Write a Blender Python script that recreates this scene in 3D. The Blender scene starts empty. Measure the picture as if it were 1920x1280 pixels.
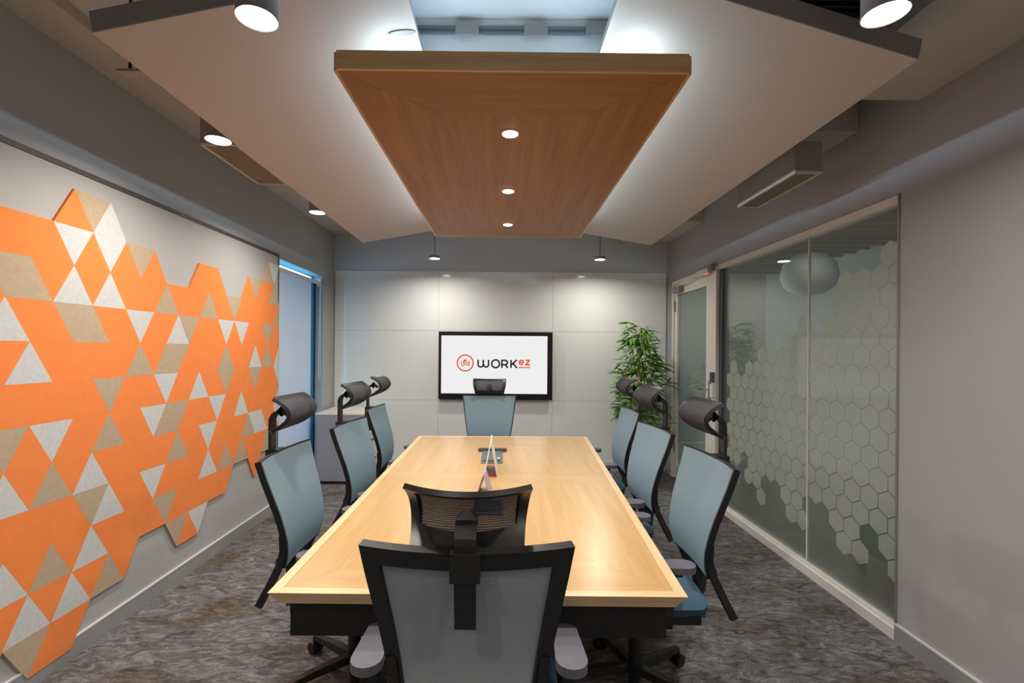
import bpy, math, random
from mathutils import Vector, Matrix
random.seed(7)
sc = bpy.context.scene
C = sc.collection
PI = math.pi

# ------------------------------------------------------------------ camera
cam_d = bpy.data.cameras.new('camera')
cam = bpy.data.objects.new('camera', cam_d); C.objects.link(cam)
cam.location = (0, 0, 1.45)
cam_d.sensor_width = 36.0
cam_d.lens = 36.0 * 888 / 1920
cam_d.shift_x = (960 - 938) / 1920
cam_d.shift_y = (655 - 640) / 1920
cam_d.clip_start = 0.02
cam.rotation_mode = 'XYZ'
cam.rotation_euler = (Matrix.Rotation(PI / 2, 3, 'X') @ Matrix.Rotation(0.008, 3, 'Z')).to_euler()
sc.camera = cam

# ------------------------------------------------------------------ world, exposure
w = bpy.data.worlds.new('sky'); sc.world = w; w.use_nodes = True
bg = w.node_tree.nodes['Background']
bg.inputs[0].default_value = (0.72, 0.86, 1.0, 1); bg.inputs[1].default_value = 4.2
sc.view_settings.view_transform = 'Standard'
sc.view_settings.look = 'None'
sc.view_settings.exposure = 0.0
sc.view_settings.gamma = 1.0
sc.view_settings.use_curve_mapping = False

P_DOWN = 15.0      # watts, cylinder downlights
P_FILL = 8.0      # watts, the four fill downlights added behind the camera
P_PANEL = 7.0     # watts, lights in the wooden panel
P_COVE = 30.0      # watts per metre-ish strip over the wooden panel
WARM = (1.0, 0.91, 0.80)
NEUT = (1.0, 0.96, 0.91)
COOL = (0.52, 0.78, 1.0)

# ------------------------------------------------------------------ materials
def lin(c):
    c = c / 255.0
    return c / 12.92 if c <= 0.04045 else ((c + 0.055) / 1.055) ** 2.4
def rgb(r, g, b): return (lin(r), lin(g), lin(b), 1.0)

MATS = {}
def mat(name, col, rough=0.6, metal=0.0, spec=0.5, var=0.0, scale=8.0, bump=0.0, bscale=60.0, stretch=(1, 1, 1), col2=None, coat=0.0):
    m = bpy.data.materials.new(name); m.use_nodes = True
    nt = m.node_tree; b = nt.nodes['Principled BSDF']
    b.inputs['Base Color'].default_value = col
    b.inputs['Roughness'].default_value = rough
    b.inputs['Metallic'].default_value = metal
    b.inputs['Specular IOR Level'].default_value = spec
    b.inputs['Coat Weight'].default_value = coat
    tc = mp = None
    if var > 0 or col2 or bump > 0:
        tc = nt.nodes.new('ShaderNodeTexCoord'); mp = nt.nodes.new('ShaderNodeMapping')
        mp.inputs['Scale'].default_value = stretch
        nt.links.new(tc.outputs['Object'], mp.inputs['Vector'])
    if var > 0 or col2:
        n = nt.nodes.new('ShaderNodeTexNoise'); n.inputs['Scale'].default_value = scale
        n.inputs['Detail'].default_value = 6; n.inputs['Roughness'].default_value = 0.6
        nt.links.new(mp.outputs[0], n.inputs['Vector'])
        r = nt.nodes.new('ShaderNodeValToRGB')
        c1 = [max(0, c * (1 - var)) for c in col[:3]] + [1] if not col2 else list(col2)
        c2 = [c * (1 + var) for c in col[:3]] + [1] if not col2 else list(col)
        r.color_ramp.elements[0].position = 0.3; r.color_ramp.elements[1].position = 0.7
        r.color_ramp.elements[0].color = c1; r.color_ramp.elements[1].color = c2
        nt.links.new(n.outputs['Fac'], r.inputs['Fac']); nt.links.new(r.outputs[0], b.inputs['Base Color'])
    if bump > 0:
        n2 = nt.nodes.new('ShaderNodeTexNoise'); n2.inputs['Scale'].default_value = bscale
        n2.inputs['Detail'].default_value = 4
        nt.links.new(mp.outputs[0], n2.inputs['Vector'])
        bp = nt.nodes.new('ShaderNodeBump'); bp.inputs['Strength'].default_value = bump
        bp.inputs['Distance'].default_value = 0.01
        nt.links.new(n2.outputs['Fac'], bp.inputs['Height']); nt.links.new(bp.outputs[0], b.inputs['Normal'])
    MATS[name] = m
    return m

def emit(name, col, strength):
    m = bpy.data.materials.new(name); m.use_nodes = True
    nt = m.node_tree; nt.nodes.remove(nt.nodes['Principled BSDF'])
    e = nt.nodes.new('ShaderNodeEmission'); e.inputs[0].default_value = col; e.inputs[1].default_value = strength
    nt.links.new(e.outputs[0], nt.nodes['Material Output'].inputs[0])
    MATS[name] = m; return m

def wood(name, dark, light, axis, rough=0.35, coat=0.0, fine=1.0):
    """straight-grained veneer, grain running along axis"""
    m = bpy.data.materials.new(name); m.use_nodes = True
    nt = m.node_tree; b = nt.nodes['Principled BSDF']
    tc = nt.nodes.new('ShaderNodeTexCoord'); mp = nt.nodes.new('ShaderNodeMapping')
    s = {'X': (0.6, 14, 14), 'Y': (14, 0.6, 14)}[axis]
    mp.inputs['Scale'].default_value = s
    nt.links.new(tc.outputs['Object'], mp.inputs['Vector'])
    n = nt.nodes.new('ShaderNodeTexNoise'); n.inputs['Scale'].default_value = 1.6 * fine
    n.inputs['Detail'].default_value = 8; n.inputs['Roughness'].default_value = 0.65; n.inputs['Distortion'].default_value = 0.3
    nt.links.new(mp.outputs[0], n.inputs['Vector'])
    n2 = nt.nodes.new('ShaderNodeTexNoise'); n2.inputs['Scale'].default_value = 9 * fine; n2.inputs['Detail'].default_value = 3
    nt.links.new(mp.outputs[0], n2.inputs['Vector'])
    mx = nt.nodes.new('ShaderNodeMath'); mx.operation = 'MULTIPLY_ADD'; mx.inputs[1].default_value = 0.35
    nt.links.new(n2.outputs['Fac'], mx.inputs[0]); nt.links.new(n.outputs['Fac'], mx.inputs[2])
    r = nt.nodes.new('ShaderNodeValToRGB')
    r.color_ramp.elements[0].position = 0.45; r.color_ramp.elements[1].position = 0.9
    r.color_ramp.elements[0].color = dark; r.color_ramp.elements[1].color = light
    nt.links.new(mx.outputs[0], r.inputs['Fac']); nt.links.new(r.outputs[0], b.inputs['Base Color'])
    b.inputs['Roughness'].default_value = rough; b.inputs['Coat Weight'].default_value = coat
    b.inputs['Coat Roughness'].default_value = 0.25
    MATS[name] = m; return m

def mesh_fabric(name, col, trans, stripe=220.0, rough=0.8):
    """woven see-through mesh: fine horizontal ribs that let part of the light through"""
    m = bpy.data.materials.new(name); m.use_nodes = True
    nt = m.node_tree; b = nt.nodes['Principled BSDF']
    b.inputs['Base Color'].default_value = col; b.inputs['Roughness'].default_value = rough
    b.inputs['Sheen Weight'].default_value = 0.0
    tr = nt.nodes.new('ShaderNodeBsdfTransparent')
    mix = nt.nodes.new('ShaderNodeMixShader')
    tc = nt.nodes.new('ShaderNodeTexCoord')
    wv = nt.nodes.new('ShaderNodeTexWave'); wv.bands_direction = 'Z'; wv.inputs['Scale'].default_value = stripe / 6.28
    wv.inputs['Distortion'].default_value = 0.4
    nt.links.new(tc.outputs['Object'], wv.inputs['Vector'])
    mr = nt.nodes.new('ShaderNodeMapRange'); mr.inputs['To Min'].default_value = max(0, trans - 0.15); mr.inputs['To Max'].default_value = trans + 0.15
    nt.links.new(wv.outputs['Fac'], mr.inputs['Value'])
    nt.links.new(mr.outputs[0], mix.inputs[0])
    nt.links.new(b.outputs[0], mix.inputs[1]); nt.links.new(tr.outputs[0], mix.inputs[2])
    nt.links.new(mix.outputs[0], nt.nodes['Material Output'].inputs[0])
    MATS[name] = m; return m

def glass(name, tint, refl=1.0, film=0.0, filmcol=(0.6, 0.62, 0.6, 1)):
    """thin pane: transparent with fresnel mirror, optional frosting"""
    m = bpy.data.materials.new(name); m.use_nodes = True
    nt = m.node_tree; nt.nodes.remove(nt.nodes['Principled BSDF'])
    tr = nt.nodes.new('ShaderNodeBsdfTransparent'); tr.inputs[0].default_value = tint
    gl = nt.nodes.new('ShaderNodeBsdfGlossy'); gl.inputs['Roughness'].default_value = 0.02
    fr = nt.nodes.new('ShaderNodeFresnel')
    ge = nt.nodes.new('ShaderNodeNewGeometry'); ir = nt.nodes.new('ShaderNodeMapRange')   # same air-glass fresnel on both faces of the thin pane
    ir.inputs['To Min'].default_value = 1.5; ir.inputs['To Max'].default_value = 1 / 1.5
    nt.links.new(ge.outputs['Backfacing'], ir.inputs['Value']); nt.links.new(ir.outputs[0], fr.inputs[0])
    mu = nt.nodes.new('ShaderNodeMath'); mu.operation = 'MULTIPLY'; mu.inputs[1].default_value = refl
    nt.links.new(fr.outputs[0], mu.inputs[0])
    base = tr
    if film > 0:
        df = nt.nodes.new('ShaderNodeBsdfDiffuse'); df.inputs[0].default_value = filmcol
        tl = nt.nodes.new('ShaderNodeBsdfTranslucent'); tl.inputs[0].default_value = filmcol
        a = nt.nodes.new('ShaderNodeMixShader'); a.inputs[0].default_value = 0.45
        nt.links.new(df.outputs[0], a.inputs[1]); nt.links.new(tl.outputs[0], a.inputs[2])
        mf = nt.nodes.new('ShaderNodeMixShader'); mf.inputs[0].default_value = film
        nt.links.new(tr.outputs[0], mf.inputs[1]); nt.links.new(a.outputs[0], mf.inputs[2])
        base = mf
    mix = nt.nodes.new('ShaderNodeMixShader')
    nt.links.new(mu.outputs[0], mix.inputs[0]); nt.links.new(base.outputs[0], mix.inputs[1]); nt.links.new(gl.outputs[0], mix.inputs[2])
    nt.links.new(mix.outputs[0], nt.nodes['Material Output'].inputs[0])
    MATS[name] = m; return m

M_wall = mat('wall_paint', rgb(174, 174, 175), 0.75, var=0.03, scale=2.0, bump=0.02, bscale=200)
M_wallR = mat('wall_paint_right', rgb(166, 165, 168), 0.75, var=0.03, scale=2.0, bump=0.02, bscale=200)
M_wallB = mat('wall_paint_back', rgb(192, 202, 211), 0.75, var=0.03, scale=2.0)
M_ceil = mat('ceiling_paint', rgb(205, 206, 206), 0.8, var=0.02, scale=2.0)
M_wing = mat('wing_paint', rgb(190, 177, 166), 0.7, var=0.015, scale=1.5)
M_wingedge = mat('wing_edge_paint', rgb(132, 128, 127), 0.6, var=0.04)
M_soffit = mat('soffit_paint', rgb(196, 190, 182), 0.8, var=0.02)
M_board = mat('back_painted_glass', rgb(228, 236, 236), 0.06, spec=0.45, var=0.01, scale=1.0)
M_seal = mat('seal', rgb(150, 154, 150), 0.6, var=0.05)
M_black = mat('black_plastic', rgb(24, 24, 25), 0.42, var=0.1, scale=20)
M_blackm = mat('black_metal', rgb(16, 16, 17), 0.5, var=0.1)
M_pad = mat('armrest_pad', rgb(92, 94, 104), 0.45, var=0.05, scale=30, bump=0.05, bscale=300)
M_seat = mat('seat_fabric', rgb(62, 92, 116), 0.9, var=0.12, scale=120, bump=0.15, bscale=400)
M_mesh = mesh_fabric('back_mesh', rgb(128, 154, 168), 0.14, 420)
M_rear = mesh_fabric('rear_liner_mesh', rgb(152, 163, 168), 0.2, 420)
M_hmesh = mesh_fabric('headrest_mesh', rgb(60, 62, 68), 0.22, 420)
M_chrome = mat('chrome', rgb(200, 200, 204), 0.2, metal=1.0, var=0.02)
M_white = mat('white_aluminium', rgb(225, 222, 216), 0.4, var=0.02)
M_greyal = mat('grey_aluminium', rgb(140, 138, 138), 0.4, metal=0.3, var=0.03)
M_base = mat('baseboard_paint', rgb(150, 151, 153), 0.5, var=0.03)
M_basecap = mat('baseboard_cap', rgb(212, 212, 210), 0.4, var=0.02)
M_groove = mat('painted_shadow_gap', rgb(86, 78, 72), 0.6, var=0.05)
M_org = mat('orange_felt', rgb(244, 138, 70), 0.95, var=0.035, scale=14, bump=0.12, bscale=350)
M_gry = mat('grey_felt', rgb(202, 204, 206), 0.95, var=0.07, scale=60, bump=0.12, bscale=350)
M_tan = mat('tan_felt', rgb(184, 164, 140), 0.95, var=0.06, scale=50, bump=0.12, bscale=350)
M_cab = mat('cabinet_grey', rgb(150, 152, 164), 0.5, var=0.02)
M_cabtop = mat('cabinet_top', rgb(226, 222, 210), 0.35, var=0.02)
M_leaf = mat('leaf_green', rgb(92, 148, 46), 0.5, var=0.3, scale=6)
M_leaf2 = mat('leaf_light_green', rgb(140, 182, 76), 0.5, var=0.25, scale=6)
M_stem = mat('bamboo_stem', rgb(176, 142, 70), 0.6, var=0.2, scale=30)
M_pot = mat('pot_ceramic', rgb(214, 214, 208), 0.4, var=0.03)
M_soil = mat('soil', rgb(60, 46, 34), 0.95, var=0.3, scale=60, bump=0.5, bscale=80)
M_tvb = mat('tv_bezel', rgb(18, 18, 20), 0.3, var=0.05)
M_teal = mat('teal_curtain', rgb(16, 128, 176), 0.7, var=0.12, scale=6, stretch=(6, 6, 0.3))
M_navy = mat('navy_curtain', rgb(34, 40, 66), 0.8, var=0.12, scale=6, stretch=(6, 6, 0.3))
M_red = mat('red_card', rgb(214, 44, 28), 0.5, var=0.05)
M_card = mat('white_card', rgb(238, 236, 234), 0.5, var=0.02)
M_cardg = mat('lilac_card', rgb(176, 168, 188), 0.4, var=0.05)
M_dgrey = mat('dark_grey_metal', rgb(74, 78, 84), 0.45, var=0.06)
M_mgrey = mat('mid_grey_metal', rgb(112, 120, 128), 0.4, metal=0.4, var=0.05)
M_duct = mat('duct_paint', rgb(150, 142, 134), 0.6, var=0.04)
M_ductd = mat('grille_dark', rgb(140, 126, 112), 0.6, var=0.05)
M_corfloor = mat('corridor_tile', rgb(128, 122, 104), 0.3, var=0.15, scale=3, col2=rgb(96, 90, 74))
M_corwall = mat('corridor_wall', rgb(136, 136, 128), 0.8, var=0.04, scale=1.5)
M_corceil = mat('corridor_ceiling', rgb(28, 27, 27), 0.9, var=0.2)
M_corslat = mat('corridor_slat', rgb(92, 88, 80), 0.7, var=0.08)
M_green = mat('green_fabric', rgb(40, 110, 72), 0.85, var=0.1, scale=40)
M_drum = mat('drum_shade', rgb(200, 202, 205), 0.8, var=0.03)
M_tw = {a: wood('table_veneer_' + a, rgb(182, 144, 92), rgb(204, 168, 114), a, 0.28, 0.25) for a in 'XY'}
M_te = {a: wood('table_edging_' + a, rgb(212, 168, 118), rgb(240, 206, 164), a, 0.3, 0.2, 1.3) for a in 'XY'}
M_pw = {a: wood('panel_veneer_' + a, rgb(136, 86, 24), rgb(170, 114, 40), a, 0.5, 0.0) for a in 'XY'}
M_pe = {a: wood('panel_edge_' + a, rgb(184, 142, 94), rgb(216, 176, 124), a, 0.4, 0.1, 1.4) for a in 'XY'}
E_lamp = emit('lamp_diffuser', (1.0, 0.93, 0.84, 1), 14.0)
E_lampc = emit('panel_lamp_diffuser', (0.96, 0.97, 1.0, 1), 10.0)
E_led = emit('led_strip', (0.64, 0.83, 1.0, 1), 3.0)
E_screen = emit('tv_screen', (0.86, 0.86, 0.86, 1), 1.0)
E_lin = emit('corridor_tube', (0.85, 1.0, 0.95, 1), 5.0)
M_logoblk = mat('logo_black', rgb(36, 36, 40), 0.6, var=0.02)
M_logoorg = emit('logo_orange', rgb(228, 84, 44), 1.0)
E_red = emit('red_indicator', (1.0, 0.08, 0.05, 1), 1.5)
G_pane = glass('clear_pane', (0.87, 0.90, 0.87, 1), 1.3, 0.17, (0.64, 0.66, 0.62, 1))
G_film = glass('frosted_film', (0.9, 0.92, 0.9, 1), 0.3, 0.40, (0.84, 0.86, 0.80, 1))
G_door = glass('door_pane', (0.76, 0.84, 0.80, 1), 1.2, 0.40, (0.52, 0.60, 0.56, 1))
G_win = glass('window_pane', (0.36, 0.78, 0.96, 1), 0.6)

# blind: translucent cloth
m = bpy.data.materials.new('blind_cloth'); m.use_nodes = True
nt = m.node_tree; b = nt.nodes['Principled BSDF']
b.inputs['Base Color'].default_value = rgb(222, 230, 236); b.inputs['Roughness'].default_value = 0.9
tl = nt.nodes.new('ShaderNodeBsdfTranslucent'); tl.inputs[0].default_value = rgb(206, 216, 226)
mixn = nt.nodes.new('ShaderNodeMixShader'); mixn.inputs[0].default_value = 0.22
wv = nt.nodes.new('ShaderNodeTexNoise'); wv.inputs['Scale'].default_value = 3
nt.links.new(b.outputs[0], mixn.inputs[1]); nt.links.new(tl.outputs[0], mixn.inputs[2])
nt.links.new(mixn.outputs[0], nt.nodes['Material Output'].inputs[0])
M_blind = m

# carpet
m = bpy.data.materials.new('carpet'); m.use_nodes = True
nt = m.node_tree; b = nt.nodes['Principled BSDF']; b.inputs['Roughness'].default_value = 0.95
b.inputs['Specular IOR Level'].default_value = 0.1
tc = nt.nodes.new('ShaderNodeTexCoord')
def nz(scale, stretch, detail=5, rough=0.65, dist=0.0):
    mp = nt.nodes.new('ShaderNodeMapping'); mp.inputs['Scale'].default_value = stretch
    mp.inputs['Rotation'].default_value = (0, 0, 0.12)
    nt.links.new(tc.outputs['Object'], mp.inputs['Vector'])
    n = nt.nodes.new('ShaderNodeTexNoise'); n.inputs['Scale'].default_value = scale
    n.inputs['Detail'].default_value = detail; n.inputs['Roughness'].default_value = rough; n.inputs['Distortion'].default_value = dist
    nt.links.new(mp.outputs[0], n.inputs['Vector']); return n
def ramp(fac, stops):
    r = nt.nodes.new('ShaderNodeValToRGB')
    while len(r.color_ramp.elements) < len(stops): r.color_ramp.elements.new(0.5)
    for e, (p, c) in zip(r.color_ramp.elements, stops): e.position = p; e.color = c
    nt.links.new(fac, r.inputs['Fac']); return r
def mixc(f, a, bb, mode='MIX'):
    x = nt.nodes.new('ShaderNodeMix'); x.data_type = 'RGBA'; x.blend_type = mode
    if isinstance(f, float): x.inputs[0].default_value = f
    else: nt.links.new(f, x.inputs[0])
    nt.links.new(a, x.inputs[6]); nt.links.new(bb, x.inputs[7]); return x.outputs[2]
st = nz(8, (1.1, 2.6, 1), 7, 0.75, 1.6)
base = ramp(st.outputs['Fac'], [(0.34, rgb(68, 68, 71)), (0.5, rgb(110, 110, 113)), (0.66, rgb(150, 151, 155))])
pt = nz(2.1, (1, 1.6, 1), 3, 0.5)
ptr = ramp(pt.outputs['Fac'], [(0.50, (0, 0, 0, 1)), (0.66, (1, 1, 1, 1))])
brn = ramp(st.outputs['Fac'], [(0.34, rgb(62, 58, 52)), (0.5, rgb(98, 91, 82)), (0.66, rgb(130, 124, 116))])
colr = mixc(ptr.outputs[0], base.outputs[0], brn.outputs[0])
fi = nz(170, (1, 1, 1), 2)
fir = ramp(fi.outputs['Fac'], [(0.3, (0.62, 0.62, 0.62, 1)), (0.7, (1.25, 1.25, 1.25, 1))])
colr = mixc(1.0, colr, fir.outputs[0], 'MULTIPLY')
nt.links.new(colr, b.inputs['Base Color'])
bp = nt.nodes.new('ShaderNodeBump'); bp.inputs['Strength'].default_value = 0.5; bp.inputs['Distance'].default_value = 0.008
nt.links.new(fi.outputs['Fac'], bp.inputs['Height']); nt.links.new(bp.outputs[0], b.inputs['Normal'])
M_carpet = m

# ------------------------------------------------------------------ mesh helpers
class MB:
    def __init__(s): s.v = []; s.f = []; s.smooth = set()
    def add(s, vs, fs, smooth=False):
        o = len(s.v); s.v += [tuple(v) for v in vs]
        for f in fs:
            if smooth: s.smooth.add(len(s.f))
            s.f.append(tuple(i + o for i in f))
        return s
    def box(s, x0, x1, y0, y1, z0, z1):
        vs = [(x, y, z) for z in (z0, z1) for y in (y0, y1) for x in (x0, x1)]
        return s.add(vs, [(0, 2, 3, 1), (4, 5, 7, 6), (0, 1, 5, 4), (2, 6, 7, 3), (0, 4, 6, 2), (1, 3, 7, 5)])
    def prism(s, pts, z0, z1, top=None):
        """polygon in XY (counter-clockwise) extruded z0..z1; top may give other points"""
        n = len(pts); top = top or pts
        vs = [(x, y, z0) for x, y in pts] + [(x, y, z1) for x, y in top]
        return s.add(vs, [tuple(range(n - 1, -1, -1)), tuple(range(n, 2 * n))] + [(i, (i + 1) % n, n + (i + 1) % n, n + i) for i in range(n)])
    def lathe(s, prof, cx=0, cy=0, n=24, cap=True, smooth=True):
        vs = []
        for r, z in prof:
            for i in range(n):
                a = 2 * PI * i / n; vs.append((cx + r * math.cos(a), cy + r * math.sin(a), z))
        fs = []
        for k in range(len(prof) - 1):
            for i in range(n):
                j = (i + 1) % n; fs.append((k * n + i, k * n + j, (k + 1) * n + j, (k + 1) * n + i))
        s.add(vs, fs, smooth)
        if cap:
            o = len(s.v) - len(vs)
            s.f.append(tuple(o + i for i in range(n - 1, -1, -1)))
            s.f.append(tuple(o + (len(prof) - 1) * n + i for i in range(n)))
        return s
    def tube(s, path, r, n=8, smooth=True):
        return s.sweep(path, [(math.cos(2 * PI * i / n), math.sin(2 * PI * i / n)) for i in range(n)], r, smooth=smooth)
    def sweep(s, path, prof, r=1.0, up=(0, 0, 1), smooth=False):
        """profile points (a,b) swept along path: a along side vector, b along the normal"""
        P = [Vector(p) for p in path]; n = len(prof); vs = []
        for i, p in enumerate(P):
            t = (P[min(i + 1, len(P) - 1)] - P[max(i - 1, 0)]).normalized()
            u = Vector(up)
            if abs(t.dot(u)) > 0.98: u = Vector((1, 0, 0)) if abs(t.x) < 0.9 else Vector((0, 1, 0))
            side = t.cross(u).normalized(); nor = side.cross(t)
            rr = r[i] if isinstance(r, (list, tuple)) else r
            for a, b_ in prof: vs.append(p + side * a * rr + nor * b_ * rr)
        fs = []
        for k in range(len(P) - 1):
            for i in range(n):
                j = (i + 1) % n; fs.append((k * n + i, k * n + j, (k + 1) * n + j, (k + 1) * n + i))
        o = len(s.v); s.add(vs, fs, smooth)
        s.f.append(tuple(o + i for i in range(n - 1, -1, -1))); s.f.append(tuple(o + (len(P) - 1) * n + i for i in range(n)))
        return s
    def grid(s, fn, nu, nv, thick=0.0, umin=0, umax=1, vmin=0, vmax=1, hole=None):
        """surface fn(u,v) -> point, with thickness along the normal (closed rim)"""
        def pt(i, j): return Vector(fn(umin + (umax - umin) * i / nu, vmin + (vmax - vmin) * j / nv))
        P = [[pt(i, j) for j in range(nv + 1)] for i in range(nu + 1)]
        def nrm(i, j):
            a = P[min(i + 1, nu)][j] - P[max(i - 1, 0)][j]; c = P[i][min(j + 1, nv)] - P[i][max(j - 1, 0)]
            return a.cross(c).normalized()
        vs = []; h = thick / 2
        for sgn in ((1, -1) if thick else (0,)):
            for i in range(nu + 1):
                for j in range(nv + 1): vs.append(P[i][j] + nrm(i, j) * h * sgn)
        N = (nu + 1) * (nv + 1); q = lambda i, j, k=0: k * N + i * (nv + 1) + j
        fs = []
        keep = lambda i, j: 0 <= i < nu and 0 <= j < nv and not (hole and hole(i, j))
        for i in range(nu):
            for j in range(nv):
                if not keep(i, j): continue
                fs.append((q(i, j), q(i + 1, j), q(i + 1, j + 1), q(i, j + 1)))
                if thick:
                    fs.append((q(i, j, 1), q(i, j + 1, 1), q(i + 1, j + 1, 1), q(i + 1, j, 1)))
                    for (a, c, di, dj) in (((i, j), (i, j + 1), -1, 0), ((i + 1, j + 1), (i + 1, j), 1, 0), ((i + 1, j), (i, j), 0, -1), ((i, j + 1), (i + 1, j + 1), 0, 1)):
                        if not keep(i + di, j + dj): fs.append((q(*a), q(*c), q(*c, 1), q(*a, 1)))
        return s.add(vs, fs, True)
    def mesh(s, name, material, off=(0, 0, 0)):
        me = bpy.data.meshes.new(name)
        me.from_pydata([(v[0] - off[0], v[1] - off[1], v[2] - off[2]) for v in s.v], [], s.f)
        import bmesh
        bm = bmesh.new(); bm.from_mesh(me)
        bmesh.ops.recalc_face_normals(bm, faces=bm.faces); 
        for e in bm.edges:
            if len(e.link_faces) == 2 and e.calc_face_angle(0) > 0.7: e.smooth = False
        bm.to_mesh(me); bm.free()
        if s.smooth:
            for p in me.polygons: p.use_smooth = p.index in s.smooth
        me.materials.append(material)
        return me
    def build(s, name, material, parent=None, bevel=0.0, seg=2):
        off = (0, 0, 0)
        if parent is not None:
            q = parent
            off = Vector((0, 0, 0))
            while q is not None: off = off + q.location; q = q.parent
        o = bpy.data.objects.new(name, s.mesh(name, material, off)); C.objects.link(o)
        o.parent = parent
        if bevel > 0:
            md = o.modifiers.new('bevel', 'BEVEL'); md.width = bevel; md.segments = seg; md.limit_method = 'ANGLE'; md.angle_limit = 0.7
        return o

def rbox(x0, x1, y0, y1, z0, z1): return MB().box(x0, x1, y0, y1, z0, z1)
def thing(name, label, cat, loc, group=None):
    o = bpy.data.objects.new(name, None); C.objects.link(o); o.location = loc; o.empty_display_size = 0.1
    return tag(o, label, cat, group)
def tag(o, label, cat, group=None):
    o['label'] = label; o['category'] = cat
    if group: o['group'] = group
    return o
def struct(o, label=None):
    o['kind'] = 'structure'
    if label: o['label'] = label
    return o
def sempty(name, loc, label=None):
    o = bpy.data.objects.new(name, None); C.objects.link(o); o.location = loc
    return struct(o, label)

# ------------------------------------------------------------------ room shell
XL, XR, YB, YF, ZC = -2.0, 2.0, 5.69, -1.7, 2.86
struct(rbox(XL - 0.2, XR, YF, YB + 0.1, -0.1, 0).build('floor', M_carpet))
struct(rbox(XL - 0.2, XR + 0.1, YF - 0.1, YB + 0.1, ZC, ZC + 0.1).build('ceiling', M_ceil))
struct(rbox(XL - 0.1, XR + 0.1, YB, YB + 0.1, 0, ZC).build('wall_back', M_wallB))
struct(rbox(XL - 0.1, XR + 0.1, YF - 0.1, YF, 0, ZC).build('wall_front', M_wall))
# left wall with window opening (Y 4.25..5.33, z 0.1..2.25)
WY0, WY1, WZ0, WZ1 = 4.25, 5.33, 0.06, 2.255
mb = MB().box(XL - 0.18, XL, YF, WY0, 0, ZC).box(XL - 0.18, XL, WY1, YB, 0, ZC).box(XL - 0.18, XL, WY0, WY1, WZ1, ZC).box(XL - 0.18, XL, WY0, WY1, 0, WZ0)
struct(mb.build('wall_left', M_wall))
struct(rbox(XL + 0.0005, XL + 0.013, YF + 0.01, 4.225, 0.0, 2.258).build('wall_cladding', M_wall))
t = sempty('trim_1', (XL, 4.23, 0))
rbox(XL + 0.0005, XL + 0.016, YF + 0.01, 4.242, 2.26, 2.284).build('top_strip', M_groove, t)  # solid dark strip, its colour stands in for the shade of the groove
rbox(XL + 0.0005, XL + 0.016, 4.226, 4.242, 0.1, 2.259).build('side_strip', M_groove, t)
# right wall: glass opening Y 2.39..4.38, door 4.40..5.46
GY0, GY1, GZ1, DY0, DY1, DZ1 = 2.385, 4.375, 2.25, 4.375, 5.50, 2.245
mb = MB().box(XR, XR + 0.1, YF, GY0, 0, ZC).box(XR, XR + 0.1, DY1, YB, 0, ZC).box(XR, XR + 0.1, GY0, DY1, GZ1, ZC)
struct(mb.build('wall_right', M_wallR))

def baseboard(name, x0, x1, y0, y1, xc0, xc1):
    e = sempty(name, (x0, y0, 0))
    rbox(x0, x1, y0, y1, 0, 0.085).build('board', M_base, e)
    rbox(xc0, xc1, y0, y1, 0.0855, 0.094).build('cap_bead', M_basecap, e)
baseboard('baseboard_left', XL + 0.014, XL + 0.024, YF + 0.01, 4.22, XL + 0.0135, XL + 0.026)
baseboard('baseboard_right', XR - 0.012, XR - 0.0005, YF + 0.01, GY0 - 0.01, XR - 0.014, XR - 0.0005)

# back wall: nine back-painted glass board panels
bd = thing('glass_board', 'wall-wide pale back-painted glass board behind the television', 'glass board', (0, YB, 0))
xs = [-1.985, -0.742, 0.626, 1.985]; zs = [0.02, 0.838, 1.668, 2.38]
for i in range(3):
    for j in range(3):
        rbox(xs[i] + 0.0012, xs[i + 1] - 0.0012, YB - 0.012, YB - 0.003, zs[j] + 0.0012, zs[j + 1] - 0.0012).build('panel', M_board, bd)
rbox(-1.985, 1.985, YB - 0.0029, YB - 0.0005, 0.02, 2.38).build('backing', M_seal, bd)

# ------------------------------------------------------------------ ceiling wings, soffits
def wing(name, label, outer, inner, th=0.07):
    """outer/inner: near and far points (x,y,z) of the underside"""
    on, of = Vector(outer[0]), Vector(outer[1]); i_n, i_f = Vector(inner[0]), Vector(inner[1])
    nrm = (of - on).cross(i_n - on).normalized()
    if nrm.z < 0: nrm = -nrm
    e = thing(name, label, 'ceiling panel', (0.5 * (on.x + i_n.x), on.y, on.z))
    lo = [on, i_n, i_f, of]; k = nrm * 0.004
    f = MB(); f.add([p for p in lo] + [p + k for p in lo], [(0, 1, 2, 3), (7, 6, 5, 4), (0, 4, 5, 1), (1, 5, 6, 2), (2, 6, 7, 3), (3, 7, 4, 0)])
    f.build('underside', M_wing, e)
    k2 = nrm * th
    g = MB(); g.add([p + nrm * 0.0045 for p in lo] + [p + k2 for p in lo], [(0, 1, 2, 3), (7, 6, 5, 4), (0, 4, 5, 1), (1, 5, 6, 2), (2, 6, 7, 3), (3, 7, 4, 0)])
    g.build('edge_frame', M_wingedge, e)
    for p0, p1 in ((0.25, 0.3), (0.75, 0.3), (0.25, 0.75), (0.75, 0.75)):
        c = on.lerp(of, p0).lerp(i_n.lerp(i_f, p0), p1)
        MB().tube([(c.x, c.y, c.z + 0.05), (c.x, c.y, ZC)], 0.004, 6).build('hanger_rod', M_chrome, e)
    return e
wing('sloping_ceiling_panel', 'pale sloping ceiling panel on the orange wall side of the wooden panel',
     [(-1.285, 1.483, 2.43), (-1.285, 4.40, 2.43)], [(-0.312, 1.45, 2.605), (-0.312, 4.40, 2.605)])
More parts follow.
